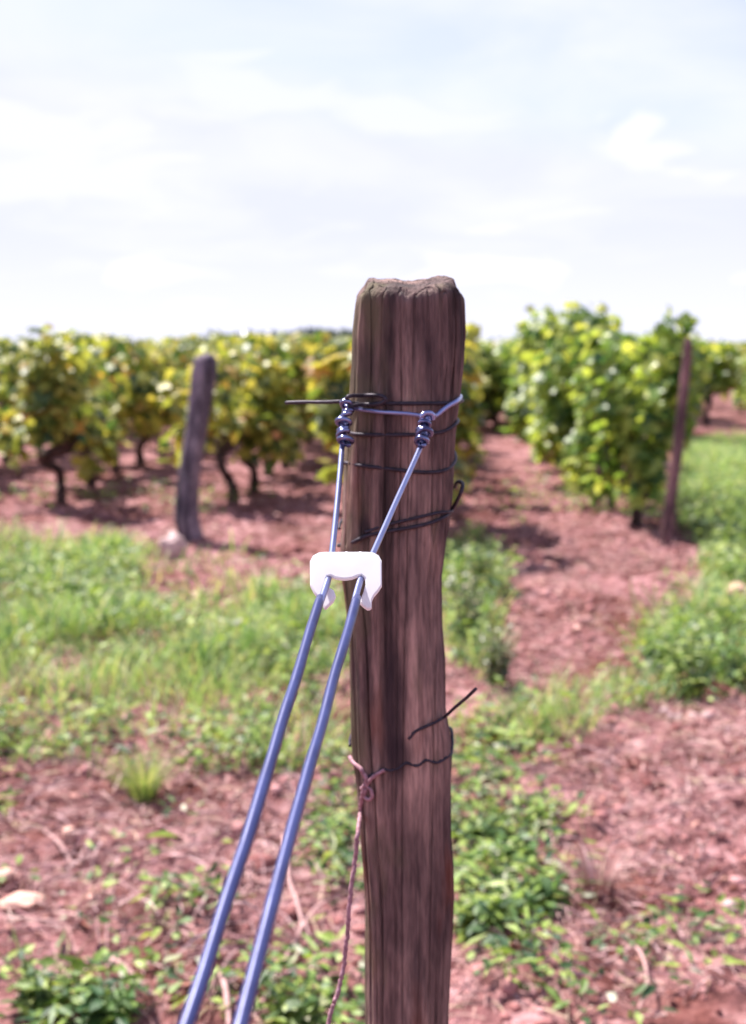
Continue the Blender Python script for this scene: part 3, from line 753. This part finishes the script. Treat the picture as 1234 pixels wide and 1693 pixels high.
# ------------------------------------------------------------------ grass, weeds and litter
def dens(zones, u, v):
    d = np.zeros_like(u)
    for (zu, zv, su, sv, w) in zones:
        q = ((u - zu) / su) ** 2 + ((v - zv) / sv) ** 2
        if w > 0: d = np.maximum(d, w * np.clip(1.6 - q * 1.3, 0, 1))
        else: d = d * (1 - (-w) * np.clip(1.6 - q * 1.3, 0, 1))
    return d
def sample(n, zones, ymin=1.9, ymax=12, amp=.9, nscale=2.2, seed=0):
    y = np.sqrt(rng.uniform(ymin ** 2, ymax ** 2, n)); x = rng.uniform(-1, 1, n) * (.42 * y + .3)
    u, v = proj(x, y, 0 * x)
    d = dens(zones, u, v)
    d = d * np.clip(1 + amp * 2 * (fbm(x * nscale, y * nscale, 60 + seed, 3) - .5) * 1.8, 0, 2)
    m = rng.random(n) < d
    return x[m], y[m]
GRASS = [(60, 1015, 520, 112, 1), (440, 1075, 190, 90, 1), (-200, 1020, 300, 120, 1), (490, 935, 110, 55, -.95), (320, 965, 120, 75, -.92),
         (1215, 800, 95, 130, .9), (1400, 900, 250, 200, .8), (1200, 1040, 165, 105, 1), (780, 1010, 55, 120, .55), (985, 930, 120, 230, -.97), (1105, 950, 75, 85, -.97),
         (200, 1200, 360, 85, .55), (440, 1235, 150, 50, .5), (860, 1210, 130, 50, .6), (1020, 1150, 130, 30, .4)]
x, y = sample(420000, GRASS, 2.2, 17, amp=.9, nscale=3.0, seed=1)
n = len(x); az = rng.random(n) * 6.283; lean = rng.uniform(.15, 1.0, n)
tip = np.stack([np.cos(az) * lean, np.sin(az) * lean, np.ones(n)], -1)
nr_ = np.stack([-np.cos(az), -np.sin(az), lean], -1) + rng.normal(0, .5, (n, 3))
hg = rng.uniform(.05, .20, n) * np.clip(2.6 * fbm(x * 3.1, y * 3.1, 5, 3) - .40, .35, 1.7)
V, Fc = leaves(T_BLADE, np.stack([x, y, gz(x, y) - .01], -1), tip, nr_, hg, rng.uniform(.004, .010, n) * np.clip(y / 5, .7, 1.5))
o = link('grass', mesh_np('grass', V, Fc, M['grass'])); tag(o, 'green grass growing between the foreground soil and the vines', 'grass', kind='stuff')

WEED = [(838, 1405, 105, 160, 1), (800, 1240, 80, 60, .35), (1150, 1100, 100, 70, .35), (80, 1655, 190, 65, .85), (490, 1665, 90, 45, .9), (430, 1245, 170, 45, .22),
        (90, 1240, 190, 45, .25), (562, 1420, 40, 140, .5), (960, 1180, 200, 40, .06), (1000, 1600, 290, 110, .17), (860, 1580, 130, 70, .3), (780, 1010, 55, 120, .2), 
        (150, 1030, 560, 100, .10), (440, 1075, 190, 90, .10), (490, 935, 100, 50, -.95), (320, 965, 120, 75, -.92), (1200, 880, 160, 120, .2), (985, 930, 120, 230, -.97), (1105, 950, 75, 85, -.97), (200, 800, 320, 70, .02), (960, 800, 200, 80, .03), (250, 1590, 280, 100, .12), (100, 1420, 280, 150, .03)]
x, y = sample(42000, WEED, 1.95, 11, amp=1.2, nscale=4, seed=2)
V_ = []
n = len(x); per = 9
hx = np.repeat(x, per); hy = np.repeat(y, per); n2 = len(hx)
big = np.clip((hy - 3.2) / 2.5, 0, 1)
ht = np.repeat(rng.uniform(.03, .12, n), per) * rng.random(n2) ** .6 * (1 + 1.1 * big)
az = rng.random(n2) * 6.283; sp = rng.uniform(.01, .055, n2)
pos = np.stack([hx + np.cos(az) * sp, hy + np.sin(az) * sp, gz(hx, hy) + ht], -1)
tip = np.stack([np.cos(az), np.sin(az), rng.uniform(-.4, .5, n2)], -1)
V, Fc = leaves(T_OVAL, pos, tip, np.array([0, 0, 1.]) + rng.normal(0, .35, (n2, 3)), (rng.gamma(3, .008, n2) + .014) * (1 + .35 * big), rng.uniform(.018, .042, n2) * (1 + .3 * big), .03)
o = link('ground_cover', mesh_np('ground_cover', V, Fc, M['weed'])); tag(o, 'low leafy weeds spreading over the red soil', 'ground cover', kind='stuff')

LIT = [(600, 1450, 900, 260, 1), (1050, 1350, 300, 250, 1), (600, 1150, 900, 120, .35), (960, 900, 200, 200, .35), (300, 830, 500, 70, .3)]
x, y = sample(6000, LIT, 1.95, 11, amp=.9, nscale=3, seed=3)
n = len(x); az = rng.random(n) * 6.283
V, Fc = leaves(T_CURL, np.stack([x, y, gz(x, y) + .004], -1), np.stack([np.cos(az), np.sin(az), rng.normal(0, .25, n)], -1), np.array([0, 0, 1.]) + rng.normal(0, .4, (n, 3)), rng.gamma(3, .008, n) + .006, rng.gamma(3, .006, n) + .005, .06)
o = link('leaf_litter', mesh_np('leaf_litter', V, Fc, M['litter'])); tag(o, 'dry curled leaf fragments scattered over the red soil', 'leaf litter', kind='stuff')
x, y = sample(70000, LIT, 1.95, 9, amp=1.2, nscale=2.5, seed=4)
n = len(x); az = rng.random(n) * 6.283
V, Fc = leaves(T_BLADE, np.stack([x, y, gz(x, y) + .006], -1), np.stack([np.cos(az), np.sin(az), rng.normal(.12, .15, n)], -1), np.array([0, 0, 1.]) + rng.normal(0, .4, (n, 3)), rng.uniform(.03, .15, n), rng.uniform(.0012, .0038, n), .012)
o = link('dry_straw', mesh_np('dry_straw', V, Fc, M['straw'])); tag(o, 'dry straw and broken stalks lying on the red soil', 'straw', kind='stuff')
TW = [(430, 1470, 190, 170, 1), (1080, 1600, 200, 110, .6), (200, 1400, 260, 170, .5), (1050, 1380, 240, 150, .3)]
x, y = sample(12000, TW, 1.95, 5, amp=1.2, nscale=4, seed=8)
n = len(x); az = rng.random(n) * 6.283
V, Fc = leaves(T_BLADE, np.stack([x, y, gz(x, y) + rng.uniform(.005, .03, n)], -1), np.stack([np.cos(az), np.sin(az), rng.normal(.05, .2, n)], -1), np.array([0, 0, 1.]) + rng.normal(0, .4, (n, 3)), rng.uniform(.05, .22, n), rng.uniform(.0015, .0045, n), .010)
o = link('dead_twigs', mesh_np('dead_twigs', V, Fc, M['twig'])); tag(o, 'tangle of dry purplish brown twigs lying on the red soil', 'twigs', kind='stuff')
# clods
bm = bmesh.new(); bmesh.ops.create_icosphere(bm, subdivisions=1, radius=1)
cv = np.array([v.co[:] for v in bm.verts]); cf = np.array([[v.index for v in f.verts] for f in bm.faces]); bm.free()
LC = [(600, 1300, 1400, 500, .8), (960, 850, 260, 260, 1), (300, 820, 600, 90, .8)]
x, y = sample(42000, LC, 1.95, 13, amp=1.0, nscale=2.0, seed=5)
n = len(x); s = rng.gamma(1.3, .0042, n) + .0025
V = cv[None] * (1 + rng.normal(0, .16, (n, len(cv), 1))) * s[:, None, None] * rng.uniform(.7, 1.3, (n, 1, 3)) * np.array([1, 1, .75]) + np.stack([x, y, gz(x, y) + s * .25], -1)[:, None]
Fc = cf[None] + (np.arange(n) * len(cv))[:, None, None]
o = link('soil_clods', mesh_np('soil_clods', V.reshape(-1, 3), Fc.reshape(-1, 3), M['clod'])); tag(o, 'crumbly clods of reddish soil strewn over the ground', 'clods', kind='stuff')

# single weeds that stand out
def weed(u, v, h, w, nst, label, name='weed_plant', leafsz=(.03, .06), mat='weed'):
    x, y = G(u, v); z0 = float(gz(x, y)); sm = MB(); pos = []; tip = []; nr_ = []; sz = []
    for k in range(nst):
        a = random.uniform(0, 6.28); q = random.uniform(.1, 1) * w; H = h * random.uniform(.55, 1)
        p0 = np.array([math.cos(a) * q * .25, math.sin(a) * q * .25, -.01]); p1 = np.array([math.cos(a) * q, math.sin(a) * q, H])
        pm = (p0 + p1) / 2 + np.array([-math.cos(a), -math.sin(a), 0]) * q * .15
        pa = smooth_path([p0, pm, p1], 6); sm.tube(pa, [.0025, .0012], 5)
        nl = max(4, int(H / .022))
        for j in range(nl):
            t = .12 + .88 * j / nl; b = pa[min(len(pa) - 1, int(t * (len(pa) - 1)))]
            for _ in range(2):
                a2 = random.uniform(0, 6.28); pos.append(b); tip.append([math.cos(a2), math.sin(a2), random.uniform(-.3, .6)]); nr_.append([random.gauss(0, .35), random.gauss(0, .35), 1]); sz.append(random.uniform(*leafsz) * (1.1 - .5 * t))
    e = empty(name, (x, y, z0), label=label, cat='weed', group='leafy weeds on the vineyard floor')
    sm.build('stem', M['weed'], e)
    V, Fc = leaves(T_OVAL, np.array(pos), np.array(tip), np.array(nr_), np.array(sz), np.array(sz) * .95, .03)
    link('foliage', mesh_np('foliage', V, Fc, M[mat]), e)
    return e
weed(1140, 1150, .31, .13, 13, 'tall dark green weed on the right above the white pebbles')
weed(1215, 1135, .27, .15, 11, 'bushy green weed at the right edge above the bare soil')
weed(1075, 1115, .20, .14, 9, 'pale green weed left of the tall dark weed')
weed(820, 1130, .26, .15, 16, 'dull scrubby weed right of the brown post at the path edge', mat='shaded_scrub')
weed(775, 1060, .34, .14, 16, 'dark scrubby weed half hidden by the brown post', mat='shaded_scrub')
weed(800, 990, .30, .15, 14, 'loose scrubby weed beside the post where the soil path begins', mat='shaded_scrub')
weed(790, 1390, .11, .11, 14, 'bright leafy weed against the right side of the brown post', leafsz=(.03, .072))
weed(860, 1420, .10, .11, 14, 'leafy weed in the middle of the clump right of the post', leafsz=(.03, .072))
weed(800, 1530, .11, .10, 14, 'broad leaved weed lowest in the clump beside the post', leafsz=(.04, .085))
weed(900, 1500, .09, .10, 12, 'low weed at the right end of the clump beside the post', leafsz=(.03, .072))
weed(70, 1660, .13, .13, 16, 'leafy weed in the bottom left corner', leafsz=(.03, .072))
weed(180, 1680, .12, .11, 14, 'dark leafy weed at the bottom edge left of the wires', leafsz=(.03, .072))
weed(495, 1690, .11, .09, 14, 'leafy weed at the bottom between wires and brown post', leafsz=(.03, .072))
# grass tuft
def tuft(u, v, h, n, label, mat):
    x, y = G(u, v); a = rng.random(n) * 6.283; l = rng.uniform(.05, .75, n)
    tip = np.stack([np.cos(a) * l, np.sin(a) * l, np.ones(n)], -1)
    V, Fc = leaves(T_BLADE, np.stack([np.cos(a) * .025, np.sin(a) * .025, np.zeros(n) - .01], -1), tip, np.stack([-np.cos(a), -np.sin(a), l], -1), rng.uniform(.5, 1, n) * h, rng.uniform(.003, .006, n))
    o = link('grass_tuft', mesh_np('grass_tuft', V, Fc, mat)); o.location = (x, y, float(gz(x, y)))
    tag(o, label, 'grass tuft')
tuft(238, 1318, .19, 220, 'upright tuft of yellow green grass left of the blue wires', M['grass'])
tuft(985, 1480, .15, 90, 'thin tuft of dry yellow grass right of the leafy clump', M['straw'])

# fallen stalks and dry shoots
def stalk(name, label, pts, r, mat, lift=.01, cat_='stalk'):
    q = []
    for (u, v, dz) in pts:
        x, y = G(u, v); q.append(np.array([x, y, float(gz(x, y)) + lift + dz]))
    o_ = q[0].copy(); mb = MB(); mb.tube(smooth_path(np.array(q) - o_, 6), r, 7, jitter=.2); b = mb.build(name, mat); b.location = o_
    return tag(b, label, cat_)
stalk('dry_stalk', 'forked pale green stalk lying on the soil at left', [(75, 1390, 0), (100, 1415, .01), (124, 1440, .01), (140, 1420, .01), (155, 1408, .02)], .005, M['straw'])
stalk('dry_stalk', 'straight pale stalk beside the flat stone at lower left', [(10, 1545, 0), (60, 1548, .01), (112, 1545, .0)], .004, M['straw'])
stalk('dry_shoot', 'long dry vine shoot winding between the wires and the post', [(468, 1400, .02), (478, 1480, .02), (492, 1530, .03), (498, 1560, .02), (470, 1600, .02), (440, 1640, .01), (425, 1660, 0)], .0045, M['straw'], cat_='shoot')
stalk('dry_shoot', 'thin dry shoot crossing behind the right blue wire', [(560, 1500, .01), (520, 1535, .03), (490, 1575, .02), (478, 1600, .0)], .0035, M['straw'], cat_='shoot')
stalk('dry_stalk', 'pale curved stalk at the bottom between the two blue wires', [(345, 1640, .0), (362, 1632, .05), (374, 1660, .04), (380, 1700, 0)], .006, M['straw'])
stalk('dry_stalk', 'pale stalk slanting across the soil left of the wires', [(170, 1590, 0), (205, 1620, .01), (250, 1650, 0)], .005, M['straw'])
stalk('dry_stalk', 'long dry stalk arching over the litter at bottom right', [(1000, 1600, 0), (1050, 1592, .04), (1070, 1640, .03), (1055, 1670, 0)], .0035, M['straw'])

# ------------------------------------------------------------------ sun, sky, camera
SUN_EL, SUN_AZ = R(57), R(-46)
s = Vector((math.sin(SUN_AZ) * math.cos(SUN_EL), math.cos(SUN_AZ) * math.cos(SUN_EL), math.sin(SUN_EL)))
sl = bpy.data.lights.new('sun', 'SUN'); sl.energy = 5.0; sl.angle = R(.5); sl.color = (1, .93, .86)
so = bpy.data.objects.new('sun', sl); col.objects.link(so); so.rotation_euler = s.to_track_quat('Z', 'Y').to_euler(); so.location = (-3, 3, 6)

w = bpy.data.worlds.new('World'); scn.world = w; w.use_nodes = True
nt = w.node_tree; nd = nt.nodes; lk = nt.links; nd.clear()
sky = N(nd, 'ShaderNodeTexSky'); sky.sky_type = 'NISHITA'; sky.sun_disc = False; sky.sun_elevation = SUN_EL; sky.sun_rotation = SUN_AZ % (2 * math.pi)
sky.dust_density = .6; sky.air_density = 1.0; sky.ozone_density = 1.0
tc = N(nd, 'ShaderNodeTexCoord'); sep = N(nd, 'ShaderNodeSeparateXYZ'); lk.new(tc.outputs['Generated'], sep.inputs[0])
za = N(nd, 'ShaderNodeMath', operation='MAXIMUM'); za.inputs[1].default_value = 0; lk.new(sep.outputs[2], za.inputs[0])
zb = N(nd, 'ShaderNodeMath', operation='ADD'); zb.inputs[1].default_value = .12; lk.new(za.outputs[0], zb.inputs[0])
dx = N(nd, 'ShaderNodeMath', operation='DIVIDE'); dy = N(nd, 'ShaderNodeMath', operation='DIVIDE')
lk.new(sep.outputs[0], dx.inputs[0]); lk.new(zb.outputs[0], dx.inputs[1]); lk.new(sep.outputs[1], dy.inputs[0]); lk.new(zb.outputs[0], dy.inputs[1])
cmb = N(nd, 'ShaderNodeCombineXYZ'); lk.new(dx.outputs[0], cmb.inputs[0]); lk.new(dy.outputs[0], cmb.inputs[1])
mp = N(nd, 'ShaderNodeMapping'); mp.inputs['Scale'].default_value = (.9, .8, 1); mp.inputs['Location'].default_value = CLOUD_LOC if 'CLOUD_LOC' in globals() else (1.3, .4, 0); mp.inputs['Rotation'].default_value = (0, 0, .35)
lk.new(cmb.outputs[0], mp.inputs[0])
nz = N(nd, 'ShaderNodeTexNoise'); nz.inputs['Scale'].default_value = 1.5; nz.inputs['Detail'].default_value = 7; nz.inputs['Roughness'].default_value = .52; nz.inputs['Distortion'].default_value = .5
lk.new(mp.outputs[0], nz.inputs['Vector'])
rp = ramp(nd, [(.38, (.08, .08, .08)), (.68, (.62, .62, .62))]); lk.new(nz.outputs['Fac'], rp.inputs[0])
scl = N(nd, 'ShaderNodeMixRGB', blend_type='MULTIPLY'); scl.inputs[0].default_value = 1; scl.inputs[2].default_value = (.100, .083, .093, 1)
lk.new(sky.outputs[0], scl.inputs[1])
mx = N(nd, 'ShaderNodeMixRGB'); mx.inputs[2].default_value = (.435, .434, .52, 1)
fade = N(nd, 'ShaderNodeMapRange'); fade.inputs[1].default_value = .35; fade.inputs[2].default_value = .9; fade.inputs[3].default_value = 1; fade.inputs[4].default_value = .15
lk.new(sep.outputs[2], fade.inputs[0])
fm = N(nd, 'ShaderNodeMath', operation='MULTIPLY'); lk.new(rp.outputs[0], fm.inputs[0]); lk.new(fade.outputs[0], fm.inputs[1])
# a few separate wisps of cloud
nw = N(nd, 'ShaderNodeTexNoise'); nw.inputs['Scale'].default_value = 16; nw.inputs['Detail'].default_value = 6; nw.inputs['Distortion'].default_value = .8
mw = N(nd, 'ShaderNodeMapping'); mw.inputs['Scale'].default_value = (.55, .55, 1.9); mw.inputs['Rotation'].default_value = (0, .15, 0)
lk.new(tc.outputs['Generated'], mw.inputs[0]); lk.new(mw.outputs[0], nw.inputs['Vector'])
acc = fm
for (u, v, ru, rv, rot, amt) in [(430, 150, 330, 50, .16, .55), (680, 195, 260, 42, .10, .55), (1035, 235, 45, 26, -.6, .85), (1090, 275, 170, 38, .22, .7), (800, 440, 190, 34, 0, .9),
                                 (225, 452, 90, 24, 0, .8), (1180, 520, 110, 26, 0, .9), (800, 380, 90, 14, -.1, .7), (100, 130, 160, 40, .1, .45), (60, 240, 480, 170, .25, .6), (330, 505, 120, 20, 0, .8), (1225, 462, 40, 18, 0, .8), (950, 352, 110, 14, -.1, .6)]:
    d = ray(u, v); d = d / np.linalg.norm(d); az = math.atan2(d[0], d[1]); el = math.asin(d[2])
    sub = N(nd, 'ShaderNodeVectorMath', operation='SUBTRACT'); sub.inputs[1].default_value = tuple(d); lk.new(tc.outputs['Generated'], sub.inputs[0])
    mpp = N(nd, 'ShaderNodeMapping'); mpp.vector_type = 'TEXTURE'; mpp.inputs['Rotation'].default_value = (0, rot, 0); mpp.inputs['Scale'].default_value = (ru / F, 1, rv / F); lk.new(sub.outputs[0], mpp.inputs[0])
    ln = N(nd, 'ShaderNodeVectorMath', operation='LENGTH'); lk.new(mpp.outputs[0], ln.inputs[0])
    sm = N(nd, 'ShaderNodeMath', operation='MULTIPLY_ADD'); sm.inputs[1].default_value = 3.4; lk.new(nw.outputs['Fac'], sm.inputs[0]); 
    ng = N(nd, 'ShaderNodeMath', operation='SUBTRACT'); ng.inputs[0].default_value = -.65; lk.new(ln.outputs['Value'], ng.inputs[1]); lk.new(ng.outputs[0], sm.inputs[2])
    mr_ = N(nd, 'ShaderNodeMapRange'); mr_.interpolation_type = 'SMOOTHSTEP'; mr_.inputs[1].default_value = -.1; mr_.inputs[2].default_value = .9; mr_.inputs[3].default_value = 0; mr_.inputs[4].default_value = amt; lk.new(sm.outputs[0], mr_.inputs[0])
    mxx = N(nd, 'ShaderNodeMath', operation='MAXIMUM'); lk.new(acc.outputs[0], mxx.inputs[0]); lk.new(mr_.outputs[0], mxx.inputs[1]); acc = mxx
dk = N(nd, 'ShaderNodeMixRGB', blend_type='DARKEN'); dk.inputs[0].default_value = 1; dk.inputs[2].default_value = (.392, .396, .50, 1)
lk.new(scl.outputs[0], dk.inputs[1])
veil = N(nd, 'ShaderNodeMixRGB'); veil.inputs[0].default_value = .62; veil.inputs[2].default_value = (.318, .335, .432, 1); lk.new(dk.outputs[0], veil.inputs[1])
vf = N(nd, 'ShaderNodeMath', operation='MULTIPLY'); vf.inputs[1].default_value = .62; lk.new(fade.outputs[0], vf.inputs[0]); lk.new(vf.outputs[0], veil.inputs[0])
hz = N(nd, 'ShaderNodeMapRange'); hz.interpolation_type = 'SMOOTHSTEP'; hz.inputs[1].default_value = -.02; hz.inputs[2].default_value = .13; hz.inputs[3].default_value = .8; hz.inputs[4].default_value = 0; lk.new(sep.outputs[2], hz.inputs[0])
hm = N(nd, 'ShaderNodeMath', operation='MAXIMUM'); lk.new(acc.outputs[0], hm.inputs[0]); lk.new(hz.outputs[0], hm.inputs[1])
lk.new(hm.outputs[0], mx.inputs[0]); lk.new(veil.outputs[0], mx.inputs[1])
bg = N(nd, 'ShaderNodeBackground'); bg.inputs[1].default_value = 1.0
lk.new(mx.outputs[0], bg.inputs[0])
wo = N(nd, 'ShaderNodeOutputWorld'); lk.new(bg.outputs[0], wo.inputs[0])

cam = bpy.data.cameras.new('camera'); co = bpy.data.objects.new('camera', cam); col.objects.link(co)
co.location = (0, 0, CAMH); co.rotation_euler = (math.pi / 2 - PITCH, 0, 0)
cam.sensor_fit = 'VERTICAL'; cam.sensor_height = 36; cam.lens = F / 1693 * 36
cam.clip_start = .02; cam.clip_end = 8000
cam.dof.use_dof = True; cam.dof.focus_distance = .80; cam.dof.aperture_fstop = 6.8; cam.dof.aperture_blades = 7
scn.camera = co
vs_ = scn.view_settings; vs_.view_transform = 'Standard'; vs_.look = 'None'; vs_.exposure = 1.32; vs_.gamma = 1; vs_.use_curve_mapping = False
scn.render.engine = 'CYCLES'
scn.cycles.use_denoising = True
scn.cycles.max_bounces = 8
scn.cycles.sample_clamp_indirect = 6
